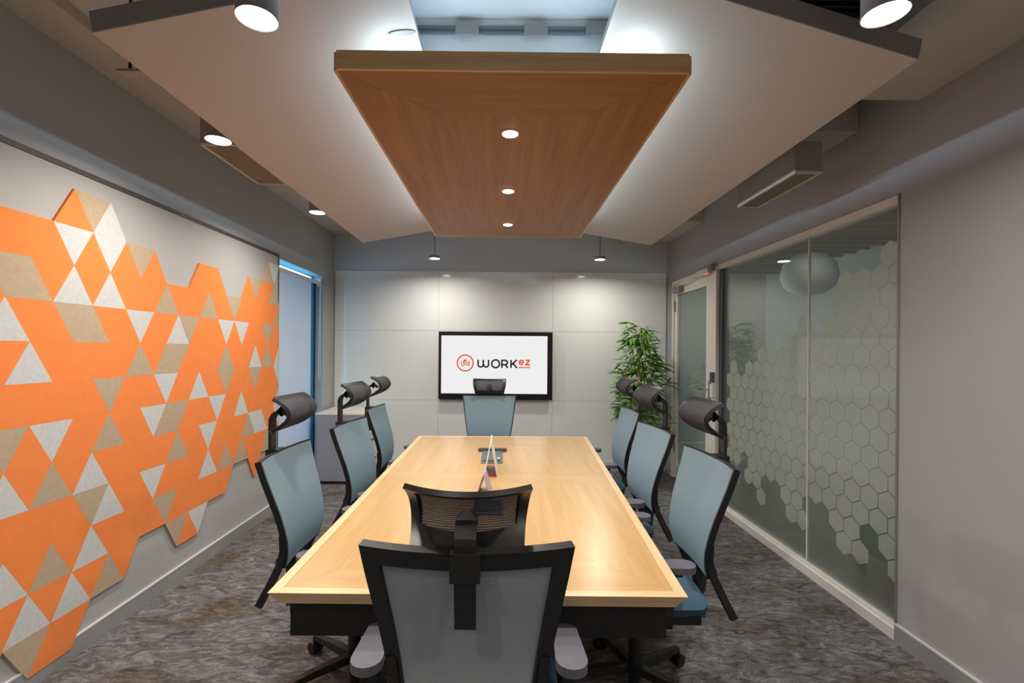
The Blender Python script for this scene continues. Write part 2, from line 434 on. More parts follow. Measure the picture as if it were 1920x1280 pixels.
wing('sloping_ceiling_panel', 'pale sloping ceiling panel on the glass partition side of the wooden panel',
     [(1.392, 1.585, 2.43), (1.392, 4.41, 2.43)], [(0.378, 1.44, 2.605), (0.378, 4.41, 2.605)])
tp_ = MB(); c0 = Vector((-0.365, 1.716, 2.5945)); ax_ = Vector((0.98, 0.12, 0.176)).normalized(); ay_ = Vector((0, 0, 1)).cross(ax_).normalized(); az_ = ax_.cross(ay_)
tv_ = []
for zz in (-0.003, 0.0): tv_ += [c0 + ax_ * (0.05 * math.cos(PI * i / 8)) + ay_ * (0.016 * math.sin(PI * i / 8)) + az_ * zz for i in range(16)]
tp_.add(tv_, [tuple(range(15, -1, -1)), tuple(range(16, 32))] + [(i, (i + 1) % 16, 16 + (i + 1) % 16, 16 + i) for i in range(16)])
tag(tp_.build('ceiling_plate', M_duct), 'small oval grey plate on the left sloping ceiling panel', 'plate')
for n, (x0, x1, y0, y1, z0) in (('ceiling_soffit_side', (1.48, 1.999, YF, 2.27, 2.66)), ('ceiling_soffit_middle', (1.48, 1.999, 2.66, 3.3, 2.69)), ('ceiling_soffit_rear', (1.42, 1.999, 4.70, YB - 0.001, 2.735)),
                              ('ceiling_soffit_left', (-1.999, -1.78, YF, YB - 0.001, 2.81))):
    struct(rbox(x0, x1, y0, y1, z0, ZC - 0.001).build(n, M_soffit))
# centre bulkhead with metal channel and clips
bk = thing('ceiling_bulkhead', 'pale ceiling bulkhead with metal channel and clips above the wooden panel', 'bulkhead', (0.03, 2.02, 2.7))
rbox(-0.62, 0.70, 2.02, 2.25, 2.66, ZC - 0.001).build('bulkhead_box', M_ceil, bk)
rbox(-0.62, 0.70, 2.008, 2.0195, 2.79, 2.822).build('channel', M_mgrey, bk)
rbox(-0.62, 0.70, 2.004, 2.0075, 2.800, 2.806).build('channel_slot', M_dgrey, bk)
for x in (-0.15, 0.14, 0.40):
    rbox(x - 0.05, x + 0.05, 1.996, 2.0035, 2.778, 2.828).build('clip', M_greyal, bk)
# black slatted return grille in the ceiling at right
gr = thing('return_air_grille', 'black slatted air grille in the ceiling by the nearest right lamp', 'air grille', (1.1, 1.9, 2.83))
rbox(0.72, 1.475, 1.5, 2.5, 2.85, ZC - 0.001).build('backing', M_black, gr)
for i in range(24):
    y = 1.52 + i * 0.0405
    rbox(0.73, 1.465, y, y + 0.014, 2.828, 2.8495).build('slat', M_black, gr)
mb = MB().box(0.72, 1.475, 1.485, 1.499, 2.82, 2.8495).box(0.72, 1.475, 2.501, 2.515, 2.82, 2.8495)
mb.build('frame', M_dgrey, gr)

# air diffusers beside the wings
def diffuser(label, x0, x1, y0, y1, z, h):
    e = thing('air_diffuser', label, 'air diffuser', ((x0 + x1) / 2, y0, z), 'linear air diffusers beside the ceiling panels')
    rbox(x0, x1, y0, y1, z + 0.012, z + h).build('duct_box', M_duct, e)
    f = MB().box(x0, x1, y0, y0 + 0.012, z, z + 0.0115).box(x0, x1, y1 - 0.012, y1, z, z + 0.0115).box(x0, x0 + 0.012, y0 + 0.012, y1 - 0.012, z, z + 0.0115).box(x1 - 0.012, x1, y0 + 0.012, y1 - 0.012, z, z + 0.0115)
    f.build('frame', M_soffit, e)
    n = 9; wdt = (x1 - x0 - 0.03) / n
    for i in range(n):
        xx = x0 + 0.015 + i * wdt
        rbox(xx, xx + wdt * 0.55, y0 + 0.012, y1 - 0.012, z + 0.002, z + 0.0115).build('slat', M_ductd, e)
    xm = (x0 + x1) / 2
    for yy in (y0 + 0.1, y1 - 0.1):
        MB().tube([(xm, yy, z + h), (xm, yy, ZC)], 0.005, 6).build('hanger_rod', M_chrome, e)
    return e
diffuser('long air diffuser box above the glass partition', 1.56, 1.705, 2.52, 3.13, 2.40, 0.17)
diffuser('long air diffuser box above the orange wall, by the second lamp', -1.53, -1.345, 2.40, 2.98, 2.475, 0.17)
br = thing('ceiling_bracket', 'small metal bracket beside the left sloping ceiling panel', 'bracket', (-1.42, 1.86, 2.52))
rbox(-1.50, -1.36, 1.84, 1.90, 2.52, 2.53).build('plate', M_duct, br)
MB().tube([(-1.47, 1.87, 2.53), (-1.47, 1.87, ZC)], 0.006, 6).build('rod', M_blackm, br)

# ------------------------------------------------------------------ lamps
def area(name, parent, loc, size, power, col, rot=(0, 0, 0), size_y=None, spread=PI):
    l = bpy.data.lights.new(name, 'AREA'); l.energy = power; l.color = col
    if size_y: l.shape = 'RECTANGLE'; l.size = size; l.size_y = size_y
    else: l.shape = 'DISK'; l.size = size
    l.spread = spread
    o = bpy.data.objects.new(name, l); C.objects.link(o); o.rotation_euler = rot
    if parent:
        o.parent = parent; o.location = Vector(loc) - parent.location
    else: o.location = loc
    return o
R_L = 0.054
def downlight(label, x, y, z, h=0.12, cord=False, power=None):
    e = thing('cylinder_downlight', label, 'ceiling lamp', (x, y, z), 'black cylinder downlights')
    MB().lathe([(R_L, z + 0.006), (R_L + 0.004, z), (R_L + 0.004, z + h), (R_L - 0.01, z + h + 0.006), (0.004, z + h + 0.006)], x, y, 32).build('housing', M_wingedge, e)
    MB().lathe([(R_L - 0.002, z + 0.001), (R_L - 0.002, z + 0.0055)], x, y, 32, smooth=False).build('diffuser', E_lamp, e)
    MB().tube([(x, y, z + h), (x, y, ZC)], 0.003 if cord else 0.008, 8).build('cord' if cord else 'stem', M_blackm, e)
    area('downlight_beam', e, (x, y, z - 0.004), 2 * R_L, power or P_DOWN, WARM, spread=PI * 0.9)
downlight('black cylinder downlight nearest the camera on the orange wall side', -0.727, 1.40, 2.42, 0.16)
downlight('black cylinder downlight at the top right beside the air grille', 1.099, 1.361, 2.42, 0.2)
downlight('downlight beside the air diffuser on the orange wall side', -1.375, 2.296, 2.45)
downlight('farthest downlight along the orange wall, near the window', -1.362, 3.506, 2.45)
downlight('downlight on a thin cord before the board, left of the television', -0.714, 5.096, 2.42, 0.03, True, 11.0)
downlight('downlight on a thin cord before the board, right of the television', 1.062, 5.082, 2.42, 0.03, True, 11.0)

for x, y, nm in ((-0.727, -0.2, 'left'), (1.099, -0.2, 'right'), (-0.727, -1.2, 'left'), (1.099, -1.2, 'right')):  # unseen lamps, added to brighten the near chair back and table edge
    downlight('added black cylinder fill light behind the camera, %s row, %s' % (nm, 'nearer' if y > -1 else 'farther'), x, y, 2.42, 0.2, power=P_FILL)
# wooden suspended panel (underside corners near-left, near-right, far-right, far-left)
PC = [(-0.566, 1.622), (0.638, 1.629), (0.66, 4.0), (-0.545, 4.0)]
ZP = 2.40
wp = thing('wooden_ceiling_panel', 'suspended wooden ceiling panel with mitred veneer over the table', 'ceiling panel', (0.04, 2.8, ZP))
def bil(cs, u, v):
    a = Vector(cs[0]).lerp(Vector(cs[1]), u); c = Vector(cs[3]).lerp(Vector(cs[2]), u); p = a.lerp(c, v); return (p.x, p.y)
def piece(cs, uv, z0, z1, name, m, par, gap=0.0008):
    pts = [Vector(bil(cs, *q)) for q in uv]; c = sum(pts, Vector((0, 0))) / len(pts)
    pts = [p + (c - p).normalized() * gap for p in pts]
    return MB().prism([tuple(p) for p in pts], z0, z1).build(name, m, par)
VM = 0.455; g1, g2 = 0.11, 0.27; h1, h2 = 0.052, 0.127
for flip in (0, 1):
    V = (lambda v: v) if not flip else (lambda v: 1 - v)
    vm = VM
    def pc(uv, ax):
        q = [(u, V(v)) for u, v in uv]
        if flip: q = q[::-1]
        piece(PC, q, ZP, ZP + 0.004, 'veneer', M_pw[ax], wp)
    pc([(0, 0), (1, 0), (1 - g1, h1), (g1, h1)], 'X')
    pc([(g1, h1), (1 - g1, h1), (1 - g2, h2), (g2, h2)], 'X')
    e_ = vm if not flip else 1 - vm
    pc([(0, 0), (g1, h1), (g1, e_), (0, e_)], 'Y'); pc([(g1, h1), (g2, h2), (g2, e_), (g1, e_)], 'Y')
    pc([(1 - g1, h1), (1, 0), (1, e_), (1 - g1, e_)], 'Y'); pc([(1 - g2, h2), (1 - g1, h1), (1 - g1, e_), (1 - g2, e_)], 'Y')
    pc([(g2, h2), (1 - g2, h2), (1 - g2, e_), (g2, e_)], 'Y')
MB().prism(PC, ZP + 0.0045, ZP + 0.062).build('core', M_pe['X'], wp)
for k in range(4):
    a, c = Vector(PC[k]), Vector(PC[(k + 1) % 4]); d = (c - a).normalized(); nn = Vector((d.y, -d.x)) * 0.012
    MB().prism([tuple(a + nn * 0.02), tuple(a + nn - d * 0.0), tuple(c + nn), tuple(c + nn * 0.02)], ZP + 0.0, ZP + 0.064).build('edge_board', M_pe['X' if k % 2 == 0 else 'Y'], wp)
for x, y in ((0.036, 2.077), (0.04, 2.83), (0.05, 3.588)):
    MB().lathe([(0.026, ZP - 0.002), (0.036, ZP - 0.006), (0.038, ZP - 0.0005), (0.026, ZP - 0.0005)], x, y, 28).build('lamp_rim', M_white, wp)
    MB().lathe([(0.0345, ZP - 0.0075), (0.0345, ZP - 0.0062)], x, y, 28, smooth=False).build('lamp_diffuser', E_lampc, wp)
    area('panel_beam', wp, (x, y, ZP - 0.010), 0.066, P_PANEL, NEUT, spread=PI * 0.8)
# led strips on the top of the panel
for (x0, x1, y0, y1) in ((-0.385, -0.355, 1.70, 3.93), (0.445, 0.475, 1.70, 3.93), (-0.235, -0.205, 1.70, 3.5), (0.285, 0.315, 1.70, 3.5), (-0.20, 0.28, 1.73, 1.755)):
    rbox(x0, x1, y0, y1, ZP + 0.0625, ZP + 0.074).build('led_strip', E_led, wp)
TL = math.radians(120)
area('cove_light', wp, (-0.37, 2.815, ZP + 0.080), 0.04, P_COVE * 0.48, COOL, (0, TL, 0), 2.2)
area('cove_light', wp, (0.46, 2.815, ZP + 0.080), 0.04, P_COVE * 0.48, COOL, (0, -TL, 0), 2.2)
area('cove_light', wp, (-0.22, 2.6, ZP + 0.080), 0.03, P_COVE * 0.20, COOL, (PI, 0, 0), 1.8)
area('cove_light', wp, (0.30, 2.6, ZP + 0.080), 0.03, P_COVE * 0.20, COOL, (PI, 0, 0), 1.8)
area('cove_light', wp, (0.04, 1.74, ZP + 0.080), 0.5, P_COVE * 0.09, COOL, (-TL, 0, 0), 0.025)
for x, y in ((-0.2, 2.5), (0.28, 2.5), (-0.2, 3.5), (0.28, 3.5)):
    MB().tube([(x, y, ZP + 0.062), (x, y, ZC)], 0.004, 6).build('hanger_rod', M_chrome, wp)

# ------------------------------------------------------------------ window with roller blind
wn = sempty('window_1', (XL - 0.1, 4.8, WZ0), 'window with roller blind beside the orange wall')
rbox(XL - 0.15, XL - 0.142, WY0 + 0.03, WY1 - 0.03, WZ0 + 0.03, WZ1 - 0.03).build('pane', G_win, wn)
fr = MB().box(XL - 0.17, XL - 0.12, WY0, WY0 + 0.03, WZ0, WZ1).box(XL - 0.17, XL - 0.12, WY1 - 0.03, WY1, WZ0, WZ1).box(XL - 0.17, XL - 0.12, WY0 + 0.03, WY1 - 0.03, WZ0, WZ0 + 0.03).box(XL - 0.17, XL - 0.12, WY0 + 0.03, WY1 - 0.03, WZ1 - 0.012, WZ1)
fr.build('window_frame', M_white, wn)
bl = thing('roller_blind', 'pale roller blind pulled down over the window', 'blind', (XL - 0.03, 4.7, WZ0 + 0.02))
MB().grid(lambda u, v: (XL - 0.035 + 0.004 * math.sin(u * 5), WY0 + 0.012 + u * (5.09 - WY0 - 0.012), 0.09 + v * 2.085), 12, 4, 0.002).build('cloth', M_blind, bl)
rbox(XL - 0.05, XL - 0.02, WY0 + 0.012, 5.09, 0.07, 0.09).build('bottom_bar', M_white, bl)
MB().sweep([(XL - 0.035, WY0 + 0.01, 2.175), (XL - 0.035, 5.29, 2.175)], [(0.018 * math.cos(a * PI / 6), 0.018 * math.sin(a * PI / 6)) for a in range(12)], smooth=True).build('roller_tube', M_white, bl)
rbox(XL - 0.055, XL - 0.012, 5.292, 5.318, 2.14, 2.225).build('end_bracket', M_white, bl)
MB().tube([(XL - 0.012, 5.272, 2.16), (XL - 0.012, 5.262, 1.7), (XL - 0.012, 5.24, 1.12), (XL - 0.012, 5.25, 1.085), (XL - 0.012, 5.28, 1.085), (XL - 0.012, 5.29, 1.12), (XL - 0.012, 5.285, 2.16)], 0.003, 6).build('pull_chain', M_white, bl)
cu = thing('window_curtain', 'narrow teal and navy curtain hanging behind the blind edge', 'curtain', (XL - 0.09, 5.2, 0.09))
MB().grid(lambda u, v: (XL - 0.088 + 0.008 * math.sin(u * 9), 5.10 + 0.168 * u, 0.09 + 2.10 * v), 16, 3, 0.003).build('teal_drape', M_teal, cu)
MB().grid(lambda u, v: (XL - 0.083 + 0.006 * math.sin(u * 7), 5.272 + 0.054 * u, 0.09 + 2.10 * v), 12, 3, 0.003).build('navy_drape', M_navy, cu)

# ------------------------------------------------------------------ acoustic triangle tiles on the left wall
ROWS = {
 2: '0uo 1dt 1ug 9ut 10dg',
 1: '-4ug -3do -3uo -2do -2uo -1do -1uo 0dg 0uo 1dg 1uo 2dt 2uo 4uo 5do 5uo 7uo 8dt 8uo 9do 9ut',
 0: '-3dg -3uo -2dt -2uo -1dt -1ut 0do 0ug 1do 1ug 2do 2uo 3do 3ut 4do 4uo 5do 5ut 6do 6uo 7dt 7uo 8do 8uo 9do 9uo 10do 10ut',
 -1: '-4ut -3dt -3uo -2do -2ug -1do -1uo 0dt 0ut 1do 1uo 2dg 2uo 3do 3ug 4dt 4uo 5do 5uo 6dg 6uo 7dg 7uo 8do 8uo 9dt 9uo 10do',
 -2: '-3do -3uo -2do -2uo -1do -1ug 0do 0uo 1do 1uo 2do 2ut 3do 3ut 4dt 4uo 5do 5uo 6do 6ut 7do 7uo 8do 8ug 9do 9ut 10do 10ug',
 -3: '-4uo -3dt -3uo -2do -2uo -1do -1uo 0do 0uo 1dt 1uo 2do 2uo 3dg 3uo 4do 4ug 5do 5uo 6dt 6uo 7do 7uo 8dt 8uo 9do 9uo 10dg',
 -4: '-3do -3uo -2do -2uo -1dt -1uo 0dg 0uo 1do 1ut 2do 2uo 3dg 3ut 4dt 4uo 5do 5uo 6dg 6uo 7do 7ug 8do 8uo 9do 9uo 10do 10ug',
 -5: '-4ug -3dg -3uo -2do -2ug -1do -1ut 0do 0ug 1do 1uo 2do 2uo 3do 3ut 4do 4uo 5dg 5uo 6do 6uo 7do 7ut 8dg 8ug 9do 9uo 10dg',
 -6: '-3dg -3uo -2do -2uo -1do -1uo 0do 0uo 1dt 1ug 2do 2uo 3dg 3uo 4do 4uo 5do 5ug 6do 6ut 7do 7ut 8do 8uo 9do 9ut',
 -7: '-4uo -3do -3uo -2do -2ug -1do -1ut 0do 0ug 1do 1uo 2do 2uo 3dt 3uo 4do 4uo 5do 5uo 6do 8do',
 -8: '-3dt -3uo -2do -2uo -1do -1ug 0do 0ug 1do 1ut 2do 4dt 4uo 5dg',
 -9: '-4uo -3do -2do -1dt -1uo 0do',
}
TY0, TS, TZ0, TH = 2.0885, 0.2035, 1.646, 0.1772
art = thing('triangle_wall_art', 'orange, grey and tan felt triangle tiles covering the left wall', 'wall panel', (XL + 0.014, 2.6, 1.2))
def clip_y(pts, ymax):
    out = []
    for i, p in enumerate(pts):
        q = pts[(i + 1) % len(pts)]
        if p[0] <= ymax: out.append(p)
        if (p[0] <= ymax) != (q[0] <= ymax):
            s = (ymax - p[0]) / (q[0] - p[0]); out.append((ymax, p[1] + s * (q[1] - p[1])))
    return out
for k, row in ROWS.items():
    for tok in row.split():
        n = int(tok[:-2]); t_, c_ = tok[-2], tok[-1]
        o_ = 0 if k % 2 == 0 else 0.5
        zl, zh = TZ0 + k * TH, TZ0 + (k + 1) * TH
        if t_ == 'u': tri = [(TY0 + (n + o_) * TS, zl), (TY0 + (n + o_ + 1) * TS, zl), (TY0 + (n + o_ + 0.5) * TS, zh)]
        else: tri = [(TY0 + (n + o_) * TS, zl), (TY0 + (n + o_ + 0.5) * TS, zh), (TY0 + (n + o_ - 0.5) * TS, zh)]
        cy = sum(p[0] for p in tri) / 3; cz = sum(p[1] for p in tri) / 3
        tri = [(cy + (p[0] - cy) * 0.9985, cz + (p[1] - cz) * 0.9985) for p in tri]
        tri = clip_y(tri, 4.215)
        if len(tri) < 3: continue
        d = 0.013 + random.uniform(0, 0.0003)
        x0, x1 = XL + 0.0135, XL + 0.0135 + d
        nn = len(tri); mb = MB()
        vs = [(x0, p[0], p[1]) for p in tri] + [(x1, p[0], p[1]) for p in tri]
        mb.add(vs, [tuple(range(nn - 1, -1, -1)), tuple(range(nn, 2 * nn))] + [(i, (i + 1) % nn, nn + (i + 1) % nn, nn + i) for i in range(nn)])
        mb.build('tile', {'o': M_org, 'g': M_gry, 't': M_tan}[c_], art)

# ------------------------------------------------------------------ glass partition and door
gw = sempty('window_2', (XR + 0.04, 3.4, 0), 'full-height glass partition with frosted hexagons')
xg0, xg1 = XR + 0.045, XR + 0.055
mb = MB().box(XR - 0.004, XR + 0.08, GY0, GY1, 0.0, 0.055).box(XR + 0.012, XR + 0.03, GY0, GY1, 0.055, 0.07)
mb.build('sill_track', M_white, gw)
rbox(XR + 0.01, XR + 0.08, GY0, GY1, GZ1 - 0.045, GZ1 - 0.001).build('head_track', M_white, gw)
rbox(XR - 0.006, XR + 0.09, GY0 - 0.012, GY0, 0.0, GZ1).build('edge_post', M_greyal, gw)
rbox(XR + 0.02, XR + 0.09, GY1 - 0.05, GY1 - 0.001, 0.055, GZ1 - 0.045).build('dark_post', M_dgrey, gw)
YM = 3.142
panes = []
for y0, y1 in ((GY0 + 0.001, YM - 0.004), (YM + 0.004, GY1 - 0.051)):
    panes.append(rbox(xg0, xg1, y0, y1, 0.0705, GZ1 - 0.0455).build('pane', G_pane, gw))
rbox(xg0 - 0.005, xg1 + 0.001, YM - 0.0035, YM + 0.0035, 0.0705, GZ1 - 0.0455).build('pane_joint', M_white, gw)
# hexagon film pieces stuck on the panes
pw_, ph_ = 0.127, 0.110
hexes = []
for r in range(21):
    for q in range(18):
        y = GY0 + 0.04 + q * pw_ + (pw_ / 2 if r % 2 else 0); z = 0.10 + r * ph_
        if z > GZ1 - 0.11 or y > GY1 - 0.12: continue
        fy = (y - GY0) / (GY1 - GY0)
        top = 2.12 - 0.95 * fy ** 0.8 + 0.10 * math.sin(q * 2.1 + 0.5 * r)
        low = 0.50 - 0.2 * (1 - fy) + 0.14 * math.sin(q * 1.7)
        if z > top or z < low: continue
        if random.random() < 0.015: continue
        hexes.append((y, z))
hm = MB(); R_H = 0.0695
hm.add([(0.0, R_H * math.sin(PI / 3 * i), R_H * math.cos(PI / 3 * i)) for i in range(6)] + [(0.0007, R_H * math.sin(PI / 3 * i), R_H * math.cos(PI / 3 * i)) for i in range(6)],
       [(0, 1, 2, 3, 4, 5), (11, 10, 9, 8, 7, 6)] + [(i, i + 6, (i + 1) % 6 + 6, (i + 1) % 6) for i in range(6)])
hme = hm.mesh('hexagon_film', G_film)
for y, z in hexes:
    p = panes[0] if y < YM else panes[1]
    o = bpy.data.objects.new('hexagon_film', hme); C.objects.link(o); o.parent = p
    o.location = Vector((xg0 - 0.0025, y, z)) - gw.location - p.location

dr = sempty('door_1', (XR + 0.04, 4.95, 0), 'white framed glass door at the back right')
for y0, y1 in ((DY0 + 0.0, DY0 + 0.085), (DY1 - 0.05, DY1 - 0.001)):
    rbox(XR - 0.01, XR + 0.09, y0 + 0.001, y1, 0, DZ1).build('jamb', M_white, dr)
rbox(XR - 0.01, XR + 0.09, DY0 + 0.086, DY1 - 0.051, DZ1 - 0.04, DZ1).build('head_jamb', M_white, dr)
ly0, ly1, lz1 = DY0 + 0.09, DY1 - 0.055, DZ1 - 0.045
mb = MB().box(XR + 0.005, XR + 0.05, ly0, ly0 + 0.15, 0.008, lz1).box(XR + 0.005, XR + 0.05, ly1 - 0.075, ly1, 0.008, lz1).box(XR + 0.005, XR + 0.05, ly0 + 0.15, ly1 - 0.075, lz1 - 0.115, lz1).box(XR + 0.005, XR + 0.05, ly0 + 0.15, ly1 - 0.075, 0.008, 0.16)
lf = mb.build('leaf_frame', M_white, dr)
rbox(XR + 0.024, XR + 0.031, ly0 + 0.151, ly1 - 0.076, 0.161, lz1 - 0.116).build('pane', G_door, dr)
rbox(XR - 0.004, XR + 0.0045, ly0 + 0.035, ly0 + 0.075, 0.93, 1.17).build('lock_plate', M_greyal, dr)
MB().tube([(XR - 0.004, ly0 + 0.055, 1.085), (XR - 0.05, ly0 + 0.055, 1.085), (XR - 0.055, ly0 + 0.08, 1.085), (XR - 0.055, ly0 + 0.2, 1.08)], 0.009, 10).build('lever_handle', M_chrome, dr)
for z in (0.30, 1.9):
    rbox(XR - 0.006, XR + 0.0045, ly1 - 0.03, ly1 + 0.012, z, z + 0.12).build('hinge', M_greyal, dr)
ac = thing('access_reader', 'white door access reader with keypad on the door jamb', 'card reader', (XR - 0.012, DY0 + 0.045, 1.08))
rbox(XR - 0.030, XR - 0.0105, DY0 + 0.015, DY0 + 0.075, 1.02, 1.14).build('body', M_white, ac)
rbox(XR - 0.0335, XR - 0.0305, DY0 + 0.02, DY0 + 0.07, 1.17, 1.245).build('keypad', M_dgrey, ac)
rbox(XR - 0.030, XR - 0.0105, DY0 + 0.012, DY0 + 0.078, 1.16, 1.255).build('keypad_body', M_mgrey, ac)
sw = tag(rbox(XR - 0.02, XR - 0.0105, DY0 + 0.018, DY0 + 0.072, 0.92, 1.005).build('exit_button_plate', M_white, bevel=0.003), 'white exit push plate below the door access reader', 'wall switch')
dc = thing('door_closer', 'white magnetic lock and door closer with red light above the door', 'door closer', (XR - 0.03, 4.9, 2.18))
rbox(XR - 0.045, XR - 0.0105, DY0 + 0.1, DY0 + 0.38, 2.185, 2.24).build('lock_body', M_white, dc)
rbox(XR - 0.05, XR - 0.0105, DY0 + 0.02, DY0 + 0.095, 2.20, 2.262).build('lock_end', M_greyal, dc)
rbox(XR - 0.052, XR - 0.046, DY0 + 0.09, DY0 + 0.16, 2.178, 2.186).build('indicator', E_red, dc)
rbox(XR - 0.05, XR + 0.004, DY1 - 0.32, DY1 - 0.12, 2.10, 2.165).build('closer_body', M_greyal, dc)
MB().tube([(XR - 0.03, DY1 - 0.2, 2.17), (XR - 0.06, DY1 - 0.45, 2.18), (XR - 0.03, DY0 + 0.38, 2.20)], 0.007, 6).build('closer_arm', M_white, dc)

# ------------------------------------------------------------------ corridor beyond the glass
XC = 4.2
struct(rbox(XR, XC, 1.0, 7.5, -0.1, -0.001).build('floor_corridor', M_corfloor))
struct(rbox(XC, XC + 0.1, 1.0, 7.5, 0, 2.95).build('wall_corridor', M_corwall))
struct(rbox(XR + 0.1, XC, 0.9, 1.0, 0, 2.95).build('wall_corridor_near', M_corwall))
struct(rbox(XR + 0.1, XC, 7.5, 7.6, 0, 2.95).build('wall_corridor_far', M_corwall))
cc = sempty('ceiling_corridor', (3.1, 4.2, 2.95))
rbox(XR + 0.1, XC, 1.0, 7.5, 2.95, 3.05).build('soffit_board', M_corceil, cc)
for i in range(28):
    y = 1.2 + i * 0.22
    rbox(XR + 0.11, XC - 0.01, y, y + 0.03, 2.62, 2.68).build('slat', M_corslat, cc)
for i in range(9):
    x = XR + 0.2 + i * 0.22
    rbox(x, x + 0.03, 1.05, 7.45, 2.6805, 2.72).build('runner', M_corslat, cc)
lt = thing('corridor_tube_light', 'bright linear tube light in the corridor beyond the glass', 'ceiling lamp', (2.9, 3.4, 2.55))
rbox(2.84, 2.96, 2.2, 4.6, 2.56, 2.6195).build('housing', M_white, lt)
rbox(2.85, 2.95, 2.22, 4.58, 2.552, 2.5595).build('diffuser', E_lin, lt)
area('tube_beam', lt, (2.9, 3.4, 2.545), 0.08, 4.5, (1.0, 1.0, 0.95), (0, 0, 0), 2.3)
dm = thing('drum_pendant', 'large grey round pendant shade hanging beyond the glass', 'pendant lamp', (3.22, 4.95, 2.05))
MB().lathe([(0.02, 2.04), (0.14, 2.06), (0.23, 2.13), (0.265, 2.24), (0.24, 2.37), (0.15, 2.46), (0.02, 2.49)], 3.22, 4.95, 36).build('shade', M_drum, dm)
MB().tube([(3.22, 4.95, 2.48), (3.22, 4.95, 2.95)], 0.005, 6).build('cord', M_blackm, dm)
cp = thing('corridor_pot', 'white scalloped planter on the corridor floor beyond the glass', 'planter', (2.74, 5.2, 0))
n = 40; vs = []; fs = []
prof = [(0.10, 0.0), (0.115, 0.05), (0.13, 0.16), (0.14, 0.25), (0.13, 0.25), (0.118, 0.16)]
for j, (r, z) in enumerate(prof):
    for i in range(n):
        a = 2 * PI * i / n; zz = z + (0.022 * math.sin(a * 10) if j in (3, 4) else 0)
        vs.append((2.74 + r * math.cos(a), 5.2 + r * math.sin(a), zz))
for j in range(len(prof) - 1):
    for i in range(n): fs.append((j * n + i, j * n + (i + 1) % n, (j + 1) * n + (i + 1) % n, (j + 1) * n + i))
fs.append(tuple(range(n - 1, -1, -1))); fs.append(tuple(range(5 * n, 6 * n)))
MB().add(vs, fs, True).build('pot', M_pot, cp)
MB().lathe([(0.112, 0.163), (0.11, 0.175), (0.02, 0.18)], 2.74, 5.2, 24).build('soil', M_soil, cp)
gs = thing('corridor_armchair', 'dark green upholstered corridor armchair beyond the glass edge', 'armchair', (2.75, 3.0, 0))
rbox(2.45, 3.05, 2.72, 3.3, 0.10, 0.42).build('seat_cushion', M_green, gs, 0.04, 3)
rbox(2.93, 3.07, 2.72, 3.3, 0.43, 0.80).build('back_cushion', M_green, gs, 0.04, 3)
for x in (2.5, 3.0):
    for y in (2.77, 3.25): MB().tube([(x, y, 0), (x, y, 0.11)], 0.018, 8).build('leg', M_blackm, gs)

# ------------------------------------------------------------------ television
TY = YB - 0.012
tv = thing('television', 'wall television showing a white screen with an orange and black logo', 'television', (-0.05, TY, 0.85))
tx0, tx1, tz0, tz1 = -0.73, 0.618, 0.855, 1.658
rbox(tx0 + 0.02, tx1 - 0.02, TY - 0.035, TY - 0.0005, tz0 + 0.02, tz1 - 0.02).build('back_shell', M_black, tv)
sx0, sx1, sz0, sz1 = -0.70, 0.56, 0.925, 1.612
yb0, yb1 = TY - 0.062, TY - 0.0355
mb = MB().box(tx0, sx0, yb0, yb1, tz0, tz1).box(sx1, tx1, yb0, yb1, tz0, tz1).box(sx0, sx1, yb0, yb1, tz0, sz0).box(sx0, sx1, yb0, yb1, sz1, tz1)
mb.build('bezel', M_tvb, tv)
rbox(sx0, sx1, yb1 - 0.012, yb1 - 0.001, sz0, sz1).build('screen', E_screen, tv)
ys = yb1 - 0.0125
k_ = 0.2031 * 5.64 / 888
lx0, lz0 = (780 - 938) * 5.64 / 888 + 0.0, 1.45 - (580 - 655) * 5.64 / 888
def L(cx, cy):  # logo drawing units to screen metres
    return (lx0 + cx * k_ + 0.004, lz0 - cy * k_ - 0.004)
def stroke(name, m, paths, wd, par):
    mb = MB()
    for pth in paths:
        P = [Vector(L(*p)) for p in pth]; vs = []; n = len(P); closed = (P[0] - P[-1]).length < 1e-6 and n > 3
        for i, p in enumerate(P):
            a = P[i - 1] if i > 0 else (P[-2] if closed else p); c = P[i + 1] if i < n - 1 else (P[1] if closed else p)
            t1 = (p - a).normalized() if (p - a).length > 1e-9 else None; t2 = (c - p).normalized() if (c - p).length > 1e-9 else None
            t1 = t1 or t2; t2 = t2 or t1
            tt = (t1 + t2).normalized(); nn = Vector((-tt.y, tt.x)); cs = max(0.5, nn.dot(Vector((-t1.y, t1.x))))
            h = wd * k_ / 2 / cs
            for s_ in (1, -1):
                for yy in (ys, ys - 0.001): vs.append((p.x + nn.x * h * s_, yy, p.y + nn.y * h * s_))
        fs = []
        for i in range(n - 1):
            o = 4 * i; q = 4 * (i + 1)
            fs += [(o, o + 1, q + 1, q), (o + 1, o + 3, q + 3, q + 1), (o + 3, o + 2, q + 2, q + 3), (o + 2, o, q, q + 2)]
        fs += [(0, 2, 3, 1), (4 * n - 4, 4 * n - 3, 4 * n - 1, 4 * n - 2)]
        mb.add(vs, fs)
    return mb.build(name, m, par)
def arc(cx, cy, r, a0, a1, n=20, ry=None): return [(cx + r * math.cos(math.radians(a0 + (a1 - a0) * i / n)), cy + (ry or r) * math.sin(math.radians(a0 + (a1 - a0) * i / n))) for i in range(n + 1)]
screen_par = tv
stroke('logo_ring', M_logoorg, [arc(453, 493, 73, 0, 360, 40)], 12, tv)
def Q(x, y): return (344.7 + x * 0.3846, 369.2 + y * 0.3846)
def QA(cx, cy, r, a0, a1, n=12): return [Q(*p) for p in arc(cx, cy, r, a0, a1, n)]
